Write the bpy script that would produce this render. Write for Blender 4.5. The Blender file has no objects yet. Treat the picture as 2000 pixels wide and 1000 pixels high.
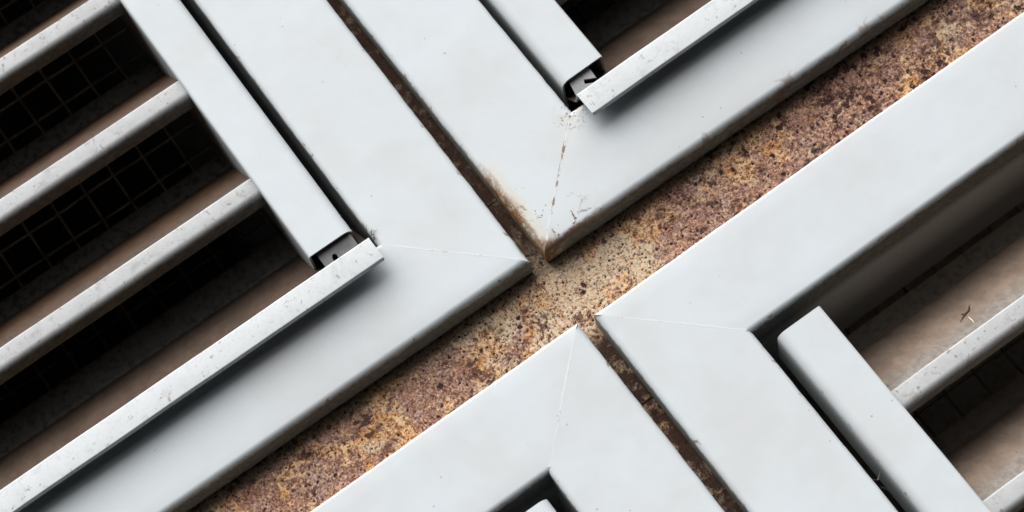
import bpy, bmesh, math, random
import numpy as np
from mathutils import Matrix, Vector, noise as mn

random.seed(7)
sc = bpy.context.scene
COL = sc.collection
MM = 0.001
Z0 = 2000.0        # height of the picture's middle above the ground, mm

# ------------------------------------------------------------------ camera
# wall coordinates: u along the blades, v up, n out of the wall (mm); Blender: X=u, Y=-n, Z=v+Z0
def W(u, v, n=0.0):
    return Vector((u * MM, -n * MM, (v + Z0) * MM))

def wall_axes(a, b, r):
    w = np.array([math.sin(b), math.sin(a), 0.0]); w[2] = -math.sqrt(1 - w @ w)
    up = np.array([0, 1.0, 0]); right = np.cross(w, up); right /= np.linalg.norm(right)
    upv = np.cross(right, w); c, s = math.cos(r), math.sin(r)
    return c * right - s * upv, c * upv + s * right, w

Rr, Uu, Ww = wall_axes(math.radians(22.2), math.radians(7.4), math.radians(38))
Cc = -Ww * 1600.0
cam_d = bpy.data.cameras.new('camera'); cam = bpy.data.objects.new('camera', cam_d); COL.objects.link(cam)
tb = lambda q: Vector((q[0], -q[2], q[1]))
M = Matrix.Identity(4)
for i, ax in enumerate((tb(Rr), tb(Uu), -tb(Ww))):
    for k in range(3): M[k][i] = ax[k]
M.translation = W(*Cc)
cam.matrix_world = M
cam_d.sensor_width = 36; cam_d.lens = 90; cam_d.clip_start = 0.05; cam_d.clip_end = 100
cam_d.dof.use_dof = True; cam_d.dof.focus_distance = 1.59; cam_d.dof.aperture_fstop = 11
sc.camera = cam

# ------------------------------------------------------------------ sky, sun, exposure
SUN_EL = 62.0
wd = bpy.data.worlds.new('World'); sc.world = wd; wd.use_nodes = True
nt = wd.node_tree; nt.nodes.clear()
sky = nt.nodes.new('ShaderNodeTexSky'); sky.sky_type = 'NISHITA'; sky.sun_disc = False
sky.sun_elevation = math.radians(SUN_EL); sky.sun_rotation = math.radians(180)
sky.air_density = 1.0; sky.dust_density = 6.0; sky.ozone_density = 1.0
hs = nt.nodes.new('ShaderNodeHueSaturation'); hs.inputs['Saturation'].default_value = 0.35   # cloud cover
bg = nt.nodes.new('ShaderNodeBackground'); bg.inputs['Strength'].default_value = 0.05
wo = nt.nodes.new('ShaderNodeOutputWorld')
nt.links.new(sky.outputs[0], hs.inputs['Color']); nt.links.new(hs.outputs[0], bg.inputs[0]); nt.links.new(bg.outputs[0], wo.inputs[0])
sun_d = bpy.data.lights.new('sun', 'SUN'); sun = bpy.data.objects.new('sun', sun_d); COL.objects.link(sun)
sun_d.energy = 3.0; sun_d.angle = math.radians(85); sun_d.color = (1.0, 0.985, 0.965)
e = math.radians(SUN_EL)
sun.rotation_euler = Vector((0.03, -math.cos(e), math.sin(e))).to_track_quat('Z', 'Y').to_euler()
sun.location = (0, -3, 6)
sc.view_settings.view_transform = 'Standard'; sc.view_settings.look = 'None'
sc.view_settings.gamma = 1; sc.view_settings.use_curve_mapping = False
sc.view_settings.exposure = 0.84

# ------------------------------------------------------------------ node helper
class NT:
    def __init__(s, name):
        s.m = bpy.data.materials.new(name); s.m.use_nodes = True
        s.t = s.m.node_tree; s.t.nodes.clear()
        s.out = s.t.nodes.new('ShaderNodeOutputMaterial')
        s.b = s.t.nodes.new('ShaderNodeBsdfPrincipled')
        s.t.links.new(s.b.outputs[0], s.out.inputs[0])
        co = s.t.nodes.new('ShaderNodeTexCoord'); s.obj = co.outputs['Object']
        sx = s.t.nodes.new('ShaderNodeSeparateXYZ'); s.t.links.new(s.obj, sx.inputs[0])
        s.X, s.Y, s.Z = sx.outputs
    def put(s, sock, v):
        if hasattr(v, 'is_linked'): s.t.links.new(v, sock)
        else: sock.default_value = v
    def noise(s, scale, detail=4, rough=0.6, dist=0.0, vec=None):
        n = s.t.nodes.new('ShaderNodeTexNoise'); s.put(n.inputs['Vector'], vec or s.obj)
        n.inputs['Scale'].default_value = scale; n.inputs['Detail'].default_value = detail
        n.inputs['Roughness'].default_value = rough; n.inputs['Distortion'].default_value = dist
        return n.outputs['Fac']
    def voro(s, scale, feature='F1', vec=None, rnd=1.0, out='Distance'):
        n = s.t.nodes.new('ShaderNodeTexVoronoi'); n.feature = feature; s.put(n.inputs['Vector'], vec or s.obj)
        n.inputs['Scale'].default_value = scale; n.inputs['Randomness'].default_value = rnd
        return n.outputs[out]
    def map(s, v, a, b, c=0.0, d=1.0, smooth=True):
        n = s.t.nodes.new('ShaderNodeMapRange'); n.interpolation_type = 'SMOOTHSTEP' if smooth else 'LINEAR'
        s.put(n.inputs[0], v)
        for i, q in enumerate((a, b, c, d)): n.inputs[1 + i].default_value = q
        return n.outputs[0]
    def math(s, op, a, b=0.0, c=0.0):
        n = s.t.nodes.new('ShaderNodeMath'); n.operation = op
        s.put(n.inputs[0], a); s.put(n.inputs[1], b); s.put(n.inputs[2], c); return n.outputs[0]
    def mul(s, *a):
        r = a[0]
        for q in a[1:]: r = s.math('MULTIPLY', r, q)
        return r
    def mix(s, f, a, b):
        n = s.t.nodes.new('ShaderNodeMix'); n.data_type = 'RGBA'
        s.put(n.inputs['Factor'], f)
        for nm, q in (('A', a), ('B', b)):
            sock = [i for i in n.inputs if i.name == nm and i.type == 'RGBA'][0]
            s.put(sock, (*q, 1) if isinstance(q, tuple) else q)
        return [o for o in n.outputs if o.type == 'RGBA'][0]
    def vec(s, sx, sy, sz, ox=0, oy=0, oz=0):
        n = s.t.nodes.new('ShaderNodeMapping'); s.put(n.inputs[0], s.obj)
        n.inputs['Scale'].default_value = (sx, sy, sz); n.inputs['Location'].default_value = (ox, oy, oz)
        return n.outputs[0]
    def bump(s, h, strength, dist=0.001):
        n = s.t.nodes.new('ShaderNodeBump'); n.inputs['Strength'].default_value = strength
        n.inputs['Distance'].default_value = dist; s.put(n.inputs['Height'], h)
        s.t.links.new(n.outputs[0], s.b.inputs['Normal'])
    def done(s, col, rough, metal=0.0, spec=0.4):
        s.put(s.b.inputs['Base Color'], (*col, 1) if isinstance(col, tuple) else col)
        s.put(s.b.inputs['Roughness'], rough); s.b.inputs['Metallic'].default_value = metal
        s.b.inputs['Specular IOR Level'].default_value = spec
        return s.m

PAINT = (0.605, 0.655, 0.685)

def paint(name, rust=None, specks=0.4, off=0.0, grime_shade=(.0016, .0042, .9)):
    m = NT(name)
    v0 = m.vec(1, 1, 1, off, off * .7, off * 1.3)
    c = m.mix(m.map(m.noise(14, 5, vec=v0), .35, .7), PAINT, (0.575, 0.60, 0.615))
    smear = m.noise(1, 5, .7, .6, vec=m.vec(70, 70, 16, off, 1, 2))
    c = m.mix(m.mul(m.map(smear, .56, .76), .10), c, (0.50, 0.505, 0.49))
    c = m.mix(m.mul(m.map(m.noise(60, 6, .7, vec=v0), .54, .78), .30), c, (0.52, 0.53, 0.52))
    # small dark specks and scuffs
    sp = m.math('LESS_THAN', m.voro(95, vec=v0), .07)
    gate = m.map(m.noise(23, 3, vec=v0), .52, .58)
    c = m.mix(m.mul(sp, gate, specks), c, (0.12, 0.11, 0.09))
    scr = m.map(m.noise(1, 3, .6, vec=m.vec(55, 260, 900, off + 3)), .70, .74)
    c = m.mix(m.mul(scr, m.map(m.noise(17, 2, vec=v0), .55, .65), .25), c, (0.30, 0.29, 0.27))
    # ragged black-green grime on the folded edges, also painting in their shade
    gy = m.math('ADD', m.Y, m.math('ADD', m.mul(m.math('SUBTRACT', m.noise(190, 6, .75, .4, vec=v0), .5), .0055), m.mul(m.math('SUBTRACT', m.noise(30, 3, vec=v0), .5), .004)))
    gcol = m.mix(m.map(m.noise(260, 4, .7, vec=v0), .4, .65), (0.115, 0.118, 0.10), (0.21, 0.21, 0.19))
    c = m.mix(m.mul(m.map(gy, grime_shade[0], grime_shade[1]), m.map(m.Y, .020, .035, grime_shade[2], .30)), c, gcol)
    # nicked paint along the folds
    nick = m.mul(m.map(m.Y, .0002, .0011), m.map(m.Y, .0040, .0025), m.map(m.noise(95, 5, .75, .8, vec=m.vec(1, 1, 1, off + 6, 2, 4)), .60, .635))
    c = m.mix(m.mul(nick, .75), c, (0.17, 0.12, 0.075))
    r = .55
    if rust:
        # the rusting corner: metres from the frame's outer left and bottom edges
        x, z = m.X, m.Z
        n1 = m.noise(110, 6, .7); n2 = m.noise(420, 5, .75); n3 = m.noise(45, 3)
        wob = m.math('ADD', m.mul(m.math('SUBTRACT', n1, .5), .018), m.mul(m.math('SUBTRACT', n3, .5), .012))
        xe = m.math('ADD', x, wob); ze = m.math('ADD', z, wob)
        up = m.map(z, .055, .085, 1, 0)
        side = m.mul(m.map(xe, .0015, .0055, 1, 0), up, m.map(n1, .30, .55))
        rightw = m.map(x, .025, .055, 1, 0)
        bott = m.mul(m.map(ze, .0015, .0055, 1, 0), rightw, m.map(m.Y, .006, .003, 0, 1), .8)
        far = m.mul(m.map(ze, .0015, .0045, 1, 0), m.map(n3, .54, .62), .5)
        corner = m.map(m.math('ADD', m.math('ADD', x, z), m.mul(wob, 1.6)), .007, .017, 1, 0)
        halo = m.math('MAXIMUM', m.math('MAXIMUM', m.mul(m.map(xe, .003, .015, 1, 0), up), corner), bott)
        # seam along the mitre and its spidery inner end
        dseam = m.math('ABSOLUTE', m.math('ADD', m.math('SUBTRACT', x, m.math('MULTIPLY', z, 1.022)), m.mul(m.math('SUBTRACT', n1, .5), .0030)))
        line = m.mul(m.map(dseam, .0005, .0011, 1, 0), m.map(m.noise(70, 2), .44, .54), m.map(x, .028, .032))
        lhalo = m.mul(m.map(dseam, .0008, .0040, 1, 0), m.map(m.noise(48, 2), .44, .6), .45)
        dx = m.math('SUBTRACT', x, .069); dz = m.math('SUBTRACT', z, .0672)
        rad = m.math('SQRT', m.math('ADD', m.mul(dx, dx), m.mul(dz, dz)))
        spid = m.mul(m.map(rad, .006, .015, 1, 0), m.map(m.noise(250, 4, .65, 2.2), .56, .60), .85)
        shalo = m.mul(m.map(rad, .004, .016, 1, 0), m.map(n1, .42, .6), .55)
        chips = m.mul(m.map(m.math('ADD', x, z), .036, .066, 1, 0), m.map(m.noise(120, 5, .72, 1.6), .60, .63))
        c = m.mix(m.mul(m.math('MAXIMUM', m.math('MAXIMUM', halo, lhalo), shalo), .6), c, (0.62, 0.54, 0.40))
        rr = m.mix(m.map(n2, .4, .62), (0.10, 0.045, 0.022), (0.30, 0.145, 0.06))
        hard = m.math('MAXIMUM', m.math('MAXIMUM', side, bott), m.math('MAXIMUM', far, m.mul(corner, m.map(n1, .38, .55))))
        c = m.mix(m.mul(hard, m.map(n2, .25, .5, .35, 1)), c, rr)
        c = m.mix(m.math('MAXIMUM', m.math('MAXIMUM', line, spid), chips), c, (0.16, 0.085, 0.045))
        r = m.map(hard, 0, 1, .55, .88)
    m.bump(m.math('ADD', m.mul(m.noise(26, 2, vec=v0), 1.0), m.mul(m.noise(500, 2, vec=v0), .04)), .16, .003)
    return m.done(c, r, 0.0, .3)

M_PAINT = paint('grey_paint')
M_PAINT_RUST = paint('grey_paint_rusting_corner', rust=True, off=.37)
M_BAR = paint('grey_paint_bar', specks=.5, off=.81, grime_shade=(.0005, .012, .45))

def weathered(name, lip, nose, flange, brown, edge_grey, off, metal_patch):
    """blades and sills: paint or galvanising with specks, dust on the sloping part (local Y is depth)"""
    m = NT(name)
    v0 = m.vec(1, 1, 1, off, 0, off * 1.7)
    c = m.mix(m.map(m.noise(90, 5, .7, vec=v0), .40, .72), lip, tuple(q * (metal_patch * .5 + .5) for q in lip))
    c = m.mix(m.mul(m.map(m.noise(400, 4, .75, vec=v0), .48, .70), .22), c, (0.38, 0.39, 0.39))
    c = m.mix(m.mul(m.map(m.noise(55, 5, .75, .5, vec=m.vec(1, 1, 1, off + 2, 7, 7)), .53, .66), .55 if metal_patch < .9 else .25), c, (0.30, 0.30, 0.285))
    sp = m.map(m.noise(230, 4, .68, .6, vec=v0), .60, .66)
    gate = m.map(m.noise(34, 3, vec=v0), .38, .54)
    c = m.mix(m.mul(sp, gate, .6), c, (0.14, 0.125, 0.10))
    dots = m.mul(m.math('LESS_THAN', m.voro(210, vec=v0), .16), m.map(m.noise(60, 2, vec=v0), .56, .62))
    c = m.mix(m.mul(dots, .5), c, (0.16, 0.135, 0.10))
    rs = m.mul(m.map(m.noise(120, 4, .7, vec=m.vec(1, 1, 1, off + 5, 2, 3)), .66, .72), .7)
    c = m.mix(rs, c, (0.36, 0.22, 0.10))
    # darker olive grey under the hooked nose, dust on what faces up, back flange dull and dark
    ge = m.t.nodes.new('ShaderNodeNewGeometry'); sn = m.t.nodes.new('ShaderNodeSeparateXYZ'); m.t.links.new(ge.outputs['Normal'], sn.inputs[0])
    up = m.map(sn.outputs[2], .12, .38)
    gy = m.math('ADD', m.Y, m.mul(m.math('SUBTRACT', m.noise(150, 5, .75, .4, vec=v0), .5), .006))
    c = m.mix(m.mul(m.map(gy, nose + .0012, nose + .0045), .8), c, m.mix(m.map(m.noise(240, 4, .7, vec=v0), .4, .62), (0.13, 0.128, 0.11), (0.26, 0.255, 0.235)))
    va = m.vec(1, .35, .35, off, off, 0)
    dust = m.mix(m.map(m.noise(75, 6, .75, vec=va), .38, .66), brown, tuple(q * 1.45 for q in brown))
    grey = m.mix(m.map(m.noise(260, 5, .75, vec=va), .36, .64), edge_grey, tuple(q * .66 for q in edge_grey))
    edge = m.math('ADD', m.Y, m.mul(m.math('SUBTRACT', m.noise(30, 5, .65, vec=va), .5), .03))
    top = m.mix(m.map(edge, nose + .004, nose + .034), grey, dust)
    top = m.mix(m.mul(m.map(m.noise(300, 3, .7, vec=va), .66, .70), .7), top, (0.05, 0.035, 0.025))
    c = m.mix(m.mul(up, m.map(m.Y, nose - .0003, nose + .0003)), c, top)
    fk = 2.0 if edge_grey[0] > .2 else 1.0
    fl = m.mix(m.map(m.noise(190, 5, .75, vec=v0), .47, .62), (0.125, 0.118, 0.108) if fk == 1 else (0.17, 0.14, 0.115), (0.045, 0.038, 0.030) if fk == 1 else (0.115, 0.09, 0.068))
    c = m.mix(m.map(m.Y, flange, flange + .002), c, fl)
    m.bump(m.math('ADD', m.noise(30, 2, vec=v0), m.mul(m.noise(420, 3, vec=v0), .10)), .2, .003)
    return m.done(c, m.math('ADD', m.map(m.noise(120, 3, vec=v0), .3, .7, .38, .6), m.mul(up, .4)), 0.0, .3)

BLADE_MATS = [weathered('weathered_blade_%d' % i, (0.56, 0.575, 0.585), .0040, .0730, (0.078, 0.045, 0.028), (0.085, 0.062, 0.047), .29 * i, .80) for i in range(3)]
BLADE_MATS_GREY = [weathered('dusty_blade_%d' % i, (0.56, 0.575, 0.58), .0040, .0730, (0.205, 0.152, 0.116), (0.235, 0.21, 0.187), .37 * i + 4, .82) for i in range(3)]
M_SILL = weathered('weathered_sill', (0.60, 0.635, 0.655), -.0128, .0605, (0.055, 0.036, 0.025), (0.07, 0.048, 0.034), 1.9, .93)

def mk_dark(name, a, b, rough=.7):
    m = NT(name)
    c = m.mix(m.map(m.noise(70, 5, .7), .4, .65), a, b)
    m.bump(m.noise(200, 3), .15, .002)
    return m.done(c, rough)
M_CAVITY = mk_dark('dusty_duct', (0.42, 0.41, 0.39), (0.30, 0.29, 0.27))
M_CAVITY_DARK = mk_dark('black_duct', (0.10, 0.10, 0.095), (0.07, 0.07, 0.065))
M_WIRE_PALE = mk_dark('pale_dusty_wire', (0.58, 0.55, 0.50), (0.36, 0.33, 0.30))
M_WIRE = mk_dark('dusty_wire', (0.20, 0.19, 0.17), (0.10, 0.09, 0.08))
M_BRACKET = mk_dark('galvanised_bracket', (0.36, 0.37, 0.38), (0.28, 0.285, 0.29), .5)
M_BRACKET_DARK = mk_dark('shaded_bracket', (0.15, 0.15, 0.155), (0.11, 0.11, 0.115), .6)  # bracket grey darkened to paint in the shade below the bar
M_TWIG = mk_dark('dry_twig', (0.05, 0.03, 0.02), (0.09, 0.05, 0.03))
M_STRAW = mk_dark('pale_straw', (0.72, 0.66, 0.52), (0.62, 0.54, 0.40))
M_WEB = mk_dark('dusty_cobweb', (0.45, 0.44, 0.41), (0.3, 0.29, 0.27))

def weld_mat(name, crack, th):
    m = NT(name)
    c = m.mix(m.map(m.noise(300, 4, .7), .4, .7), PAINT, (0.60, 0.625, 0.63))
    c = m.mix(m.mul(m.map(m.noise(110, 5, .7), th, th + .05), crack), c, (0.22, 0.125, 0.06))
    return m.done(c, .55)
M_WELD = weld_mat('painted_weld', .35, .60)
M_WELD_RUST = weld_mat('rusting_weld', .95, .50)

def rust_mat(name, tone):
    m = NT(name)
    at = m.t.nodes.new('ShaderNodeAttribute'); at.attribute_name = 'pit'; pit = at.outputs['Fac']
    big = m.noise(16, 4, .6, .4); mid = m.noise(70, 5, .7, .5); fine = m.noise(330, 5, .75, .3)
    fine2 = m.noise(520, 4, .7, vec=m.vec(1, 1, 1, 3, 5, 7)); oth = m.noise(38, 4, .65, .5, vec=m.vec(1, 1, 1, 9, 1, 4))
    ax = m.math('ABSOLUTE', m.math('SUBTRACT', m.X, .015)); out_ = m.map(m.math('ADD', ax, m.mul(m.math('SUBTRACT', big, .5), .16)), .04, .13)
    gr = m.noise(760, 3, .7, vec=m.vec(1, 1, 1, 4, 4, 4))
    # yellow ochre to orange brown crust with a hard grain
    c = m.mix(m.map(fine, .40, .58), (0.33, 0.145, 0.065), (0.86, 0.57, 0.33))
    c = m.mix(m.mul(m.map(mid, .50, .62), .8), c, m.mix(m.map(fine2, .42, .56), (0.42, 0.16, 0.05), (0.84, 0.46, 0.17)))
    # pale worn bloom near the crossing
    pale = m.mul(m.map(m.math('SUBTRACT', oth, m.mul(out_, .14)), .37, .50), m.map(fine2, .36, .54), .85)
    c = m.mix(pale, c, m.mix(m.map(gr, .4, .6), (0.55, 0.44, 0.31), (0.76, 0.67, 0.53)))
    # red purple scale in blotches, thick away from the crossing
    sc1 = m.noise(24, 6, .68, .9, vec=m.vec(1, 1, 1, 5, 3, 1))
    pur = m.mul(m.map(m.math('ADD', sc1, m.mul(m.math('SUBTRACT', out_, .75), .15)), .46, .52), m.map(fine2, .36, .54), .88)
    c = m.mix(pur, c, m.mix(m.map(gr, .40, .60), (0.13, 0.064, 0.066), (0.45, 0.275, 0.255)))
    sc2 = m.noise(85, 5, .72, 1.0, vec=m.vec(1, 1, 1, 2, 2, 8))
    c = m.mix(m.mul(m.map(sc2, .545, .60), m.map(fine, .64, .46), .9), c, (0.115, 0.048, 0.038))
    # bright flecks and red brown grains
    c = m.mix(m.mul(m.map(gr, .62, .68), .55), c, (0.88, 0.64, 0.38))
    c = m.mix(m.mul(m.map(m.noise(560, 3, .68, vec=m.vec(1, 1, 1, 6, 6, 1)), .55, .60), .85), c, (0.15, 0.055, 0.026))
    # dull dirt along the upper edge, with the shade under the lips painted in
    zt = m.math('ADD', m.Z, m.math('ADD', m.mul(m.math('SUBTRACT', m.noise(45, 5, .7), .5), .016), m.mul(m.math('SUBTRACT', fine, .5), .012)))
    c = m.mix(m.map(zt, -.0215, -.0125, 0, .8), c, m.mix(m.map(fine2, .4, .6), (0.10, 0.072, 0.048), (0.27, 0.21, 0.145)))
    if tone < 1:  # darkens the rust in the vertical gaps, their shade put into the colour
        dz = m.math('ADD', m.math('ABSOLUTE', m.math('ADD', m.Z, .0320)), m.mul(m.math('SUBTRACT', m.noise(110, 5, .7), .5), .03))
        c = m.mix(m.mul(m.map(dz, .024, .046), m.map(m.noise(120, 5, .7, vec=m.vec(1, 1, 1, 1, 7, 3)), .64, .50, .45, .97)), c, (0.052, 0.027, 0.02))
    c = m.mix(m.map(pit, .10, .75), c, m.mix(m.map(gr, .42, .58), (0.034, 0.017, 0.017), (0.085, 0.042, 0.038)))
    m.bump(m.math('ADD', m.mul(fine, .8), fine2), .5, .0012)
    return m.done(c, .88, 0.0, .2)
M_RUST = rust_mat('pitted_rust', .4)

# ------------------------------------------------------------------ mesh helpers
def finish(name, verts, faces, mat, parent=None, loc=None, sharp=38, smooth=True):
    me = bpy.data.meshes.new(name); me.from_pydata(verts, [], faces); me.update()
    bm = bmesh.new(); bm.from_mesh(me)
    bmesh.ops.recalc_face_normals(bm, faces=bm.faces)
    if smooth:
        for f in bm.faces: f.smooth = True
        for ed in bm.edges:
            if len(ed.link_faces) == 2 and ed.calc_face_angle(0) > math.radians(sharp): ed.smooth = False
    bm.to_mesh(me); bm.free()
    me.materials.append(mat)
    o = bpy.data.objects.new(name, me); COL.objects.link(o)
    if parent: o.parent = parent
    if loc is not None: o.location = loc
    return o

def fillet(pts, radii, seg=6):
    """round the inner corners of an open polyline"""
    out = [pts[0]]
    for i in range(1, len(pts) - 1):
        p0, p1, p2 = (np.array(q, float) for q in pts[i - 1:i + 2]); r = radii[i - 1]
        a = (p0 - p1) / np.linalg.norm(p0 - p1); b = (p2 - p1) / np.linalg.norm(p2 - p1)
        ang = math.acos(max(-1, min(1, float(a @ b))))
        if r <= 0: out.append(tuple(p1)); continue
        t = r / math.tan(ang / 2); bis = (a + b) / np.linalg.norm(a + b)
        c = p1 + bis * (r / math.sin(ang / 2)); s = p1 + a * t; e_ = p1 + b * t
        a0 = math.atan2(*(s - c)[::-1]); a1 = math.atan2(*(e_ - c)[::-1]); d = (a1 - a0 + math.pi) % (2 * math.pi) - math.pi
        for k in range(seg + 1):
            th = a0 + d * k / seg; out.append((c[0] + r * math.cos(th), c[1] + r * math.sin(th)))
    out.append(pts[-1]); return out

def subdiv(pts, step):
    out = [pts[0]]
    for a, b in zip(pts, pts[1:]):
        k = max(1, int(math.hypot(b[0] - a[0], b[1] - a[1]) / step))
        out += [(a[0] + (b[0] - a[0]) * j / k, a[1] + (b[1] - a[1]) * j / k) for j in range(1, k + 1)]
    return out

def sheet_loop(pts, th):
    """closed outline of a folded sheet: the polyline and its offset by th to the left"""
    P = np.array(pts, float); n = len(P); off = []
    for i in range(n):
        d = P[min(i + 1, n - 1)] - P[max(i - 1, 0)]; d /= np.linalg.norm(d)
        off.append(P[i] + np.array([-d[1], d[0]]) * th)
    return [tuple(q) for q in P] + [tuple(q) for q in reversed(off)], n

def wob(u, v, n, amp, sc_, seed):
    return amp * mn.noise(Vector((u * sc_ + seed, v * sc_ - seed, n * sc_)))

def sheet_extrude(name, pts, th, stations, place, mat, parent, amp=.15, seed=0.0, nsc=.02, rag=False):
    """fold profile pts (2D mm) swept over stations; place(p, s) -> (u, v, n) local mm"""
    loop, _ = sheet_loop(pts, th); L = len(loop); V = []; F = []
    for s in stations:
        for p in loop:
            u, v, n = place(p, s)
            d1 = wob(u, v, n, amp, nsc, seed); d2 = wob(u, v, n, amp * .8, nsc * 1.3, seed + 40); d3 = wob(u, v, n, amp * .22, .16, seed + 9)
            if rag and n < -.5: d3 += amp * .8 * mn.noise(Vector((u * .11 + seed, v * .11, n * .05)))
            V.append(((u + d3) * MM, -(n + d1 + d3) * MM, (v + d2 + d3) * MM))
    S = len(stations)
    for i in range(S - 1):
        for j in range(L):
            k = (j + 1) % L
            F.append((i * L + j, i * L + k, (i + 1) * L + k, (i + 1) * L + j))
    n = L // 2                        # end caps as a strip of quads
    for base in (0, (S - 1) * L):
        for j in range(n - 1): F.append((base + j, base + j + 1, base + L - 2 - j, base + L - 1 - j))
    return finish(name, V, F, mat, parent)

def tube_data(V, F, path, r, k=6, cap=True):
    P = [Vector(p) for p in path]; base = len(V)
    for i, p in enumerate(P):
        d = (P[min(i + 1, len(P) - 1)] - P[max(i - 1, 0)]).normalized()
        a = d.orthogonal().normalized() if i == 0 else (a - d * a.dot(d)).normalized()
        b = d.cross(a); rr = r[i] if isinstance(r, (list, tuple)) else r
        for j in range(k):
            t = 2 * math.pi * j / k; V.append(tuple(p + (a * math.cos(t) + b * math.sin(t)) * rr))
    for i in range(len(P) - 1):
        for j in range(k):
            q = (j + 1) % k
            F.append((base + i * k + j, base + i * k + q, base + (i + 1) * k + q, base + (i + 1) * k + j))
    if cap:
        F.append(tuple(base + j for j in range(k))); F.append(tuple(base + (len(P) - 1) * k + j for j in reversed(range(k))))

def tag(o, label, cat, group=None):
    o['label'] = label; o['category'] = cat
    if group: o['group'] = group

# ------------------------------------------------------------------ rusty steel behind the panels
def vnoise(x, y, seed):
    def h(i, j):
        t = np.sin(i * 127.1 + j * 311.7 + seed * 74.7) * 43758.5453
        return t - np.floor(t)
    i = np.floor(x); j = np.floor(y); fx = x - i; fy = y - j
    fx = fx * fx * (3 - 2 * fx); fy = fy * fy * (3 - 2 * fy)
    return (h(i, j) * (1 - fx) + h(i + 1, j) * fx) * (1 - fy) + (h(i, j + 1) * (1 - fx) + h(i + 1, j + 1) * fx) * fy
def fbm(x, y, seed, o=4):
    s = 0; a = .5
    for k in range(o): s = s + a * vnoise(x * 2 ** k, y * 2 ** k, seed + k * 3.3); a *= .5
    return s
def pits(x, y, cell, rmin, rmax, seed, prob):
    """round pits: one candidate per cell, kept with probability prob(x, y)"""
    def h(i, j, q):
        t = np.sin(i * 41.3 + j * 289.1 + q * 17.17 + seed) * 28637.123
        return t - np.floor(t)
    gx = np.floor(x / cell); gy = np.floor(y / cell); best = np.zeros_like(x)
    for a in (-1, 0, 1):
        for b in (-1, 0, 1):
            i = gx + a; j = gy + b
            px = (i + h(i, j, 1)) * cell; py = (j + h(i, j, 2)) * cell
            r = rmin + (rmax - rmin) * h(i, j, 3) ** 2
            keep = h(i, j, 4) < prob(px, py)
            d = np.hypot(x - px, (y - py) * (1 + .4 * (h(i, j, 5) - .5))) + (fbm(x / 1.5, y / 1.5, seed + 5, 3) - .42) * r * 2.4
            best = np.maximum(best, np.where(keep, np.clip(1.25 - d / r, 0, 1), 0))
    return best

def rust_plate(name, u0, u1, v0, v1, nf, thick, su, sv, parent, mat=None):
    us = np.array(su); vs = np.array(sv); U, Vv = np.meshgrid(us, vs, indexing='ij')
    rough = fbm(U / 30, Vv / 30, 3.1, 3)
    right = np.clip((U - 110) / 120, 0, 1)
    p = pits(U, Vv, 2.6, .45, .95, 1.7, lambda a, b: .26 + .25 * (fbm(a / 35, b / 35, 8, 2) > .40))
    p = np.maximum(p, pits(U, Vv, 6.5, .8, 2.0, 6.2, lambda a, b: (.10 + .55 * np.clip((a - 100) / 120, 0, 1) + .2 * (a < -60)) * (fbm(a / 22, b / 22, 31, 2) > .36)))
    p = np.maximum(p, pits(U, Vv, 11, 1.5, 3.9, 9.4, lambda a, b: (.02 + .95 * np.clip((a - 120) / 130, 0, 1)) * (fbm(a / 30, b / 30, 44, 2) > .36)))
    # flaked patches where several pits have run together
    fl = np.clip((fbm(U / 9, Vv / 6, 21, 4) - .64 + .05 * right) * 7, 0, 1); scab = np.clip((fbm(U / 5.5, Vv / 4, 61, 4) - .56) * 10, 0, 1) * np.clip((fbm(U / 40, Vv / 40, 77, 2) - .36 + .10 * np.clip((np.abs(U - 15) - 60) / 120, 0, 1)) * 12, 0, 1)
    p = np.maximum(np.maximum(p, fl * .5), scab * .6)
    d = (fbm(U / 2.2, Vv / 2.2, 5, 3) - .45) * .4 + (fbm(U / 14, Vv / 14, 11, 3) - .45) * .7 - p * .9
    N = nf + d
    V = np.stack([U, -N, Vv], -1).reshape(-1, 3) * MM
    nu, nv = len(us), len(vs)
    idx = np.arange(nu * nv).reshape(nu, nv)
    F = np.stack([idx[:-1, :-1], idx[1:, :-1], idx[1:, 1:], idx[:-1, 1:]], -1).reshape(-1, 4)
    ring = list(idx[:, 0]) + list(idx[-1, 1:]) + list(idx[-2::-1, -1]) + list(idx[0, -2:0:-1])
    b0 = len(V); back = V[ring].copy(); back[:, 1] = -(nf - thick) * MM
    V = np.vstack([V, back]); k = len(ring)
    F2 = [(ring[i], ring[(i + 1) % k], b0 + (i + 1) % k, b0 + i) for i in range(k)]
    me = bpy.data.meshes.new(name)
    me.from_pydata(V.tolist(), [], F.tolist() + F2 + [tuple(range(b0 + k - 1, b0 - 1, -1))]); me.update()
    at = me.attributes.new('pit', 'FLOAT', 'POINT')
    at.data.foreach_set('value', np.concatenate([p.reshape(-1), np.zeros(k)]).astype(np.float32))
    me.polygons.foreach_set('use_smooth', [True] * len(me.polygons))
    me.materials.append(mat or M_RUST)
    o = bpy.data.objects.new(name, me); COL.objects.link(o); o.parent = parent
    return o

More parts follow.
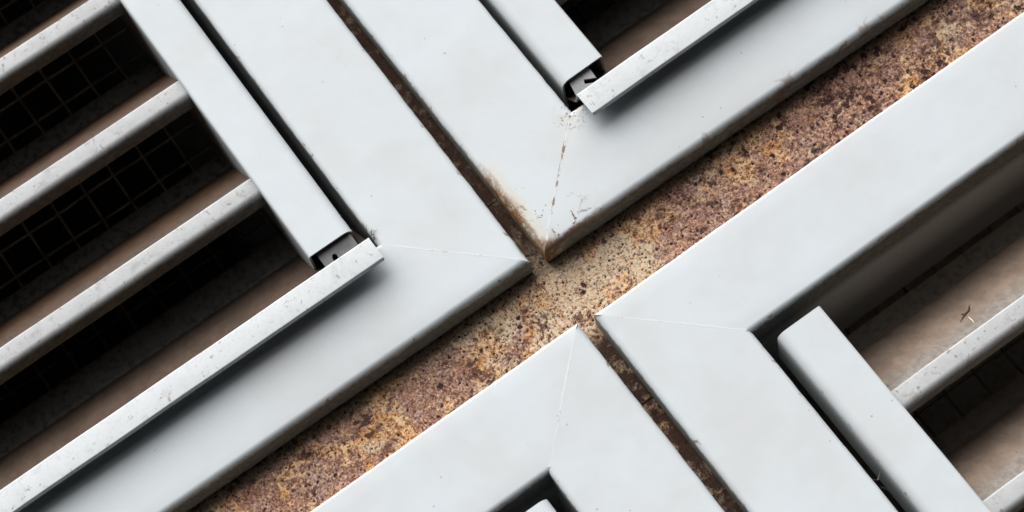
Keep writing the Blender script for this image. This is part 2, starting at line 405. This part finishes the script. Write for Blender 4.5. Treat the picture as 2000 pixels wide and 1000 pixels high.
NB = -19.0
sup = bpy.data.objects.new('steel_support', None); COL.objects.link(sup); sup.location = (0, 0, Z0 * MM)
tag(sup, 'rust brown pitted steel bars crossing behind the four grey louvre panels', 'steel support')
f_ = lambda a, b, s: list(np.arange(a, b, s))
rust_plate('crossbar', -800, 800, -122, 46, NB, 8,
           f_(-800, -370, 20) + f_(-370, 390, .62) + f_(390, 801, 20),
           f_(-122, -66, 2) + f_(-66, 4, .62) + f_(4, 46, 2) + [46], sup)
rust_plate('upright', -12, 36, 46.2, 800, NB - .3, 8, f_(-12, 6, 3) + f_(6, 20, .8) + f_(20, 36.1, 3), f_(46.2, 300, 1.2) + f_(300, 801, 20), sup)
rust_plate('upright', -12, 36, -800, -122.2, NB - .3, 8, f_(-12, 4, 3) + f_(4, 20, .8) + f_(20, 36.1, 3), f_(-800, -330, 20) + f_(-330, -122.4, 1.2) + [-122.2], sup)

# ------------------------------------------------------------------ louvre panels
MW, MH = 70.5, 68.5          # frame face widths: uprights, top and bottom
PW, RET, LIPD = 760.0, 110.0, 18.0

def stations(a, b, step): 
    k = max(2, int(abs(b - a) / step)); return [a + (b - a) * i / k for i in range(k + 1)]

def louvre_panel(label, u0, v0, pitch, bar_gap, sill_gap, rot, seed, paint_mat, weld_mat_, bracket_kind, top=None, right=None, grey_dust=False, cavity=None, wire_mat=None, taper=0.0):
    """u0, v0: outer lower left corner (or right / top given instead); everything inside in mm from there"""
    nbl = 6
    oh = 1.2 + pitch * nbl + 80.5; H = oh + 2 * MH; Wd = PW
    if right is not None: u0 = right - Wd
    if top is not None: v0 = top - H
    root = bpy.data.objects.new('louvre_panel', None); COL.objects.link(root)
    root.location = W(u0, v0, 0); tag(root, label, 'louvre panel', 'louvre panels')
    if rot:                        # turned a little about its corner at the crossing
        cx = Wd if right is not None else 0; cz = H if top is not None else 0
        th = math.radians(rot); c, s = math.cos(th), math.sin(th)
        root.location = W(u0 + cx - (c * cx - s * cz), v0 + cz - (s * cx + c * cz), 0)
        root.rotation_euler = (0, -th, 0)
    ol, orr, ob, ot = MW, Wd - MW, MH, H - MH
    # frame: four mitred folded members; profile (w from outer edge, n)
    def member(side):
        mw = MW if side in 'lr' else MH
        prof = fillet([(0, -LIPD), (0, 0), (mw, 0), (mw, -RET)], [2.4 if side == 't' else 4.6, 4.0], 7)
        prof = subdiv(prof, 9)
        length = Wd if side in 'bt' else H
        rat = 1.0
        def place(p, t):
            w, n = p; wx = w * MW / mw; wz = w * MH / mw
            if side == 'b': return (wx + (Wd - 2 * wx) * t, wz - taper * max(0, (Wd - 2 * wx) * t) * (1 - w / mw), n)
            if side == 't': return (wx + (Wd - 2 * wx) * t, H - wz, n)
            if side == 'l': return (wx, wz + (H - 2 * wz) * t, n)
            return (Wd - wx, wz + (H - 2 * wz) * t, n)
        st = stations(0, 1, 1 / 90)
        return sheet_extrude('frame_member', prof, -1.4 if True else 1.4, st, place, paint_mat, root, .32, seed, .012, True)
    mem = {s: member(s) for s in 'btlr'}
    # weld beads across the mitres
    for s, (ca, cb) in {'b': ((5.5, 5.5), (MW - 2.5, MH - 2.5)), 't': ((Wd - 5.5, H - 5.5), (Wd - MW + 2.5, H - MH + 2.5)),
                        'l': ((5.5, H - 5.5), (MW - 2.5, H - MH + 2.5)), 'r': ((Wd - 5.5, 5.5), (Wd - MW + 2.5, MH - 2.5))}.items():
        V = []; F = []; K = 60
        d = np.array(cb) - np.array(ca); d = d / np.linalg.norm(d); q = np.array([-d[1], d[0]])
        for i in range(K + 1):
            t = i / K; c0 = np.array(ca) + (np.array(cb) - np.array(ca)) * t
            jit = .55 * mn.noise(Vector((t * 14, seed, 3))); wdt = .62 + .3 * mn.noise(Vector((t * 22, seed, 9)))
            nz = wob(c0[0], c0[1], 0, .32, .012, seed); hgt = .05 + .05 * mn.noise(Vector((t * 30, seed, 1)))
            for (o_, h_) in ((-1.6, -.5), (-1, .02), (-.4, .8), (.4, .8), (1, .02), (1.6, -.5)):
                pu = c0 + q * (jit + o_ * wdt); V.append((pu[0] * MM, -(nz + h_ * hgt) * MM, pu[1] * MM))
        for i in range(K):
            for j in range(5): F.append((i * 6 + j, i * 6 + j + 1, i * 6 + 7 + j, i * 6 + 6 + j))
        finish('weld_bead', V, F, weld_mat_, mem[s], sharp=80)
    # jamb bars: folded channels, the blade side runs back as the casing wall
    bw, bn = 32.5, 3.0; vb, vt = ob + 17.8, ot - 12.5
    for sgn, edge in ((1, ol + bar_gap), (-1, orr - bar_gap)):
        prof = subdiv(fillet([(0, -34), (0, bn), (bw, bn), (bw, -100)], [6.5, 2.2], 9), 8)
        def place(p, s): return (edge + sgn * p[0], s, p[1])
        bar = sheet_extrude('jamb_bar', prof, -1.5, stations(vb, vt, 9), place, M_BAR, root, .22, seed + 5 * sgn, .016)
        # fixing bracket showing below the end of the bar
        ce = edge + sgn * (bw / 2)
        if bracket_kind == 'wide':
            out = [(-11, -12), (-4.6, -12), (-4.2, -8), (-3.2, -6.2), (-1.6, -6.0), (-.6, -7.6), (-1.2, -12), (14, -12), (14, 6), (-11, 6)]
        else:
            out = [(-13, -12), (4.0, -12), (-3.6, -7.6), (-2.4, -4.6), (4.8, -8.6), (5.2, -1.5), (5.4, 6), (-8.5, 6), (-11, -1.5)]
        n0, th = -.6, 1.6
        V = [((ce + sgn * x if bracket_kind != 'wide' else ce + x) * MM, -nn * MM, (vb + z) * MM) for nn in (n0, n0 - th) for x, z in out]
        k = len(out)
        F = [tuple(range(k)), tuple(range(2 * k - 1, k - 1, -1))] + [(i, (i + 1) % k, k + (i + 1) % k, k + i) for i in range(k)]
        finish('fixing_bracket', V, F, M_BRACKET if bracket_kind != 'wide' else M_BRACKET_DARK, bar, smooth=False)
    ba, bb = ol + bar_gap + bw - .8, orr - bar_gap - bw + .8
    # blades (n, v): hook under the nose, nose, slope, back flange
    nose_n = -4.0
    for i in range(nbl):
        zt = ob + 1.2 + pitch * (i + 1)
        prof = [(nose_n - 15, zt - 14.2), (nose_n, zt - 14.2), (nose_n + .4, zt), (nose_n - 70.7, zt + 51.5), (nose_n - 70.7, zt + 65)]
        prof = subdiv(fillet(prof, [4.6, 1.6, 2.5], 6), 9)
        dv = .5 * mn.noise(Vector((i * 3.7, seed, 0)))
        def place(p, s): return (s, p[1] + dv, p[0])
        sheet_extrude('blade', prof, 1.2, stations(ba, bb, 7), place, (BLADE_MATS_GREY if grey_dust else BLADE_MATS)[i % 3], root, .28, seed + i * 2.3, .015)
    # sill: same fold, longer, its lip hanging in front of the frame
    zt = ob + 1.2
    prof = [(11.4, zt - 18.2), (14.0, zt - 17.4), (13.4, zt), (-3, zt + 4.2), (-62, zt + 52.5), (-62, zt + 73)]
    prof = subdiv(fillet(prof, [.8, 1.7, 3, 2.5], 6), 9)
    def place(p, s): return (s, p[1], p[0])
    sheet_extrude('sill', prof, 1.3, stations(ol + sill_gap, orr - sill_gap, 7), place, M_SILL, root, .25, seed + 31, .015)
    # wire mesh behind the blades
    V = []; F = []; sp = 23.6
    def wire(p, q, r):
        k = 14; path = []
        for i in range(k + 1):
            t = i / k; x, y, z = (p[c] + (q[c] - p[c]) * t for c in range(3))
            jx = 1.7 * mn.noise(Vector((x * .03, z * .03, seed + 3))); jz = 1.7 * mn.noise(Vector((x * .03, z * .03, seed + 13)))
            path.append(((x + jx) * MM, (y + .8 * jx) * MM, (z + jz) * MM))
        tube_data(V, F, path, r * MM, 6, False)
    pu = (-123.9 - u0) % sp; pv = (361 - v0) % sp
    x = pu
    while x < bb - 6:
        if x > ba + 6: wire((x, 111.5, ob), (x, 111.5, ot), 1.0)
        x += sp
    z = pv
    while z < ot - 4:
        if z > ob + 4: wire((ba + 2, 113.0, z), (bb - 2, 113.0, z), 1.0)
        z += sp
    wm = finish('wire_mesh', V, F, wire_mat or M_WIRE, root, sharp=80); wm['kind'] = 'stuff'
    # duct behind: open towards the louvre, closed at the back
    a, b, c, d = 24.0, Wd - 24.0, 24.0, H - 24.0; y0, y1 = 31, 260
    V = [(x * MM, y * MM, z * MM) for y in (y0, y1) for x, z in ((a, c), (b, c), (b, d), (a, d))]
    V += [((x + sx) * MM, y * MM, (z + sz) * MM) for y, yy in ((y0, 0), (y1 + 1.5, 1)) for (x, z), (sx, sz) in
          zip(((a, c), (b, c), (b, d), (a, d)), ((-1.5, -1.5), (1.5, -1.5), (1.5, 1.5), (-1.5, 1.5)))]
    F = []
    for o_ in (0, 8):
        F += [(o_ + i, o_ + (i + 1) % 4, o_ + 4 + (i + 1) % 4, o_ + 4 + i) for i in range(4)] + [tuple(o_ + 4 + i for i in range(4))]
    F += [(i, (i + 1) % 4, 8 + (i + 1) % 4, 8 + i) for i in range(4)]
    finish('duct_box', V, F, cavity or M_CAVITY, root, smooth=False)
    return root

# measured corners of the four frames at the crossing (mm from the picture's middle)
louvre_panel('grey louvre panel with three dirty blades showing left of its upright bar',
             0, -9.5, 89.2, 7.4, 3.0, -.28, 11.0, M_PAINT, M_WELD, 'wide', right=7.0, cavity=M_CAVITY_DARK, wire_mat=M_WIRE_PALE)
louvre_panel('grey louvre panel with rust stained lower corner and cracked seam at the crossing',
             17.6, -10.0, 88.0, 5.4, 6.6, .28, 23.0, M_PAINT_RUST, M_WELD_RUST, 'notched', taper=.0150)
louvre_panel('grey louvre panel with dust brown blades right of its bar, below the rusty strip',
             17.6, 0, 86.4, 9.6, 5.0, 0, 37.0, M_PAINT, M_WELD, 'wide', top=-63.0, grey_dust=True)
louvre_panel('grey louvre panel at the bottom showing only its pointed frame corner and a bar tip',
             0, 0, 88.0, 10.0, 5.0, 0, 53.0, M_PAINT, M_WELD, 'wide', right=6.8, top=-61.0)

# ------------------------------------------------------------------ small litter
def fibres(name, paths, r, mat, label, cat):
    V = []; F = []
    for p in paths: tube_data(V, F, [W(*q) for q in p], [r * MM * (1 if 0 < i < len(p) - 1 else .45) for i in range(len(p))], 5)
    c = sum((Vector(v) for v in V), Vector()) / len(V)
    o = finish(name, [tuple(Vector(v) - c) for v in V], F, mat, None, c, sharp=80)
    tag(o, label, cat); return o
slope = lambda d: (-213.6 + .728 * d + 1.9, -4 - d)     # (v, n) resting on the top blade of the lower right panel
def on(u, d, up=0.0):
    v, n = slope(d); return (u, v + up, n)
fibres('twig', [[on(197.5, 20.5), on(201, 23), on(204.5, 24.5, .6), on(207.5, 26), on(211, 30, .8)], [on(204.2, 24.4, .5), on(203.2, 27.5, .5)]], .75, M_TWIG,
       'small dark dry twig lying on the dusty brown blade', 'twig')
fibres('straw', [[on(203.2, 19.5, .3), on(201.8, 13, .3), on(200.2, 7.5, .3)]], .55, M_STRAW, 'short pale straw lying on the blade below the dark twig', 'straw')
fibres('cobweb', [[(88.2, -249, -3), (91, -250.5, -6), (96, -246.5, -9)], [(90, -253.5, -8), (92, -256, -10), (92.8, -257.5, -11)]], .14, M_WEB,
       'torn cobweb strand across the dark slot beside the right hand bar', 'cobweb')
tuft = []
for i in range(16):
    a = random.uniform(.2, 2.6); l = random.uniform(2, 5.5); u, v = -64.5 + random.uniform(-1, 2.5), 66.5 + random.uniform(-4, 4)
    tuft.append([(u, v, -.6), (u + l * .5 * math.sin(a), v + l * .5 * math.cos(a), 1.0), (u + l * math.sin(a) + random.uniform(-1, 1), v + l * math.cos(a), .9)])
fibres('lint', tuft, .16, M_TWIG, 'tuft of dark lint caught at the end of the left panel sill', 'lint')
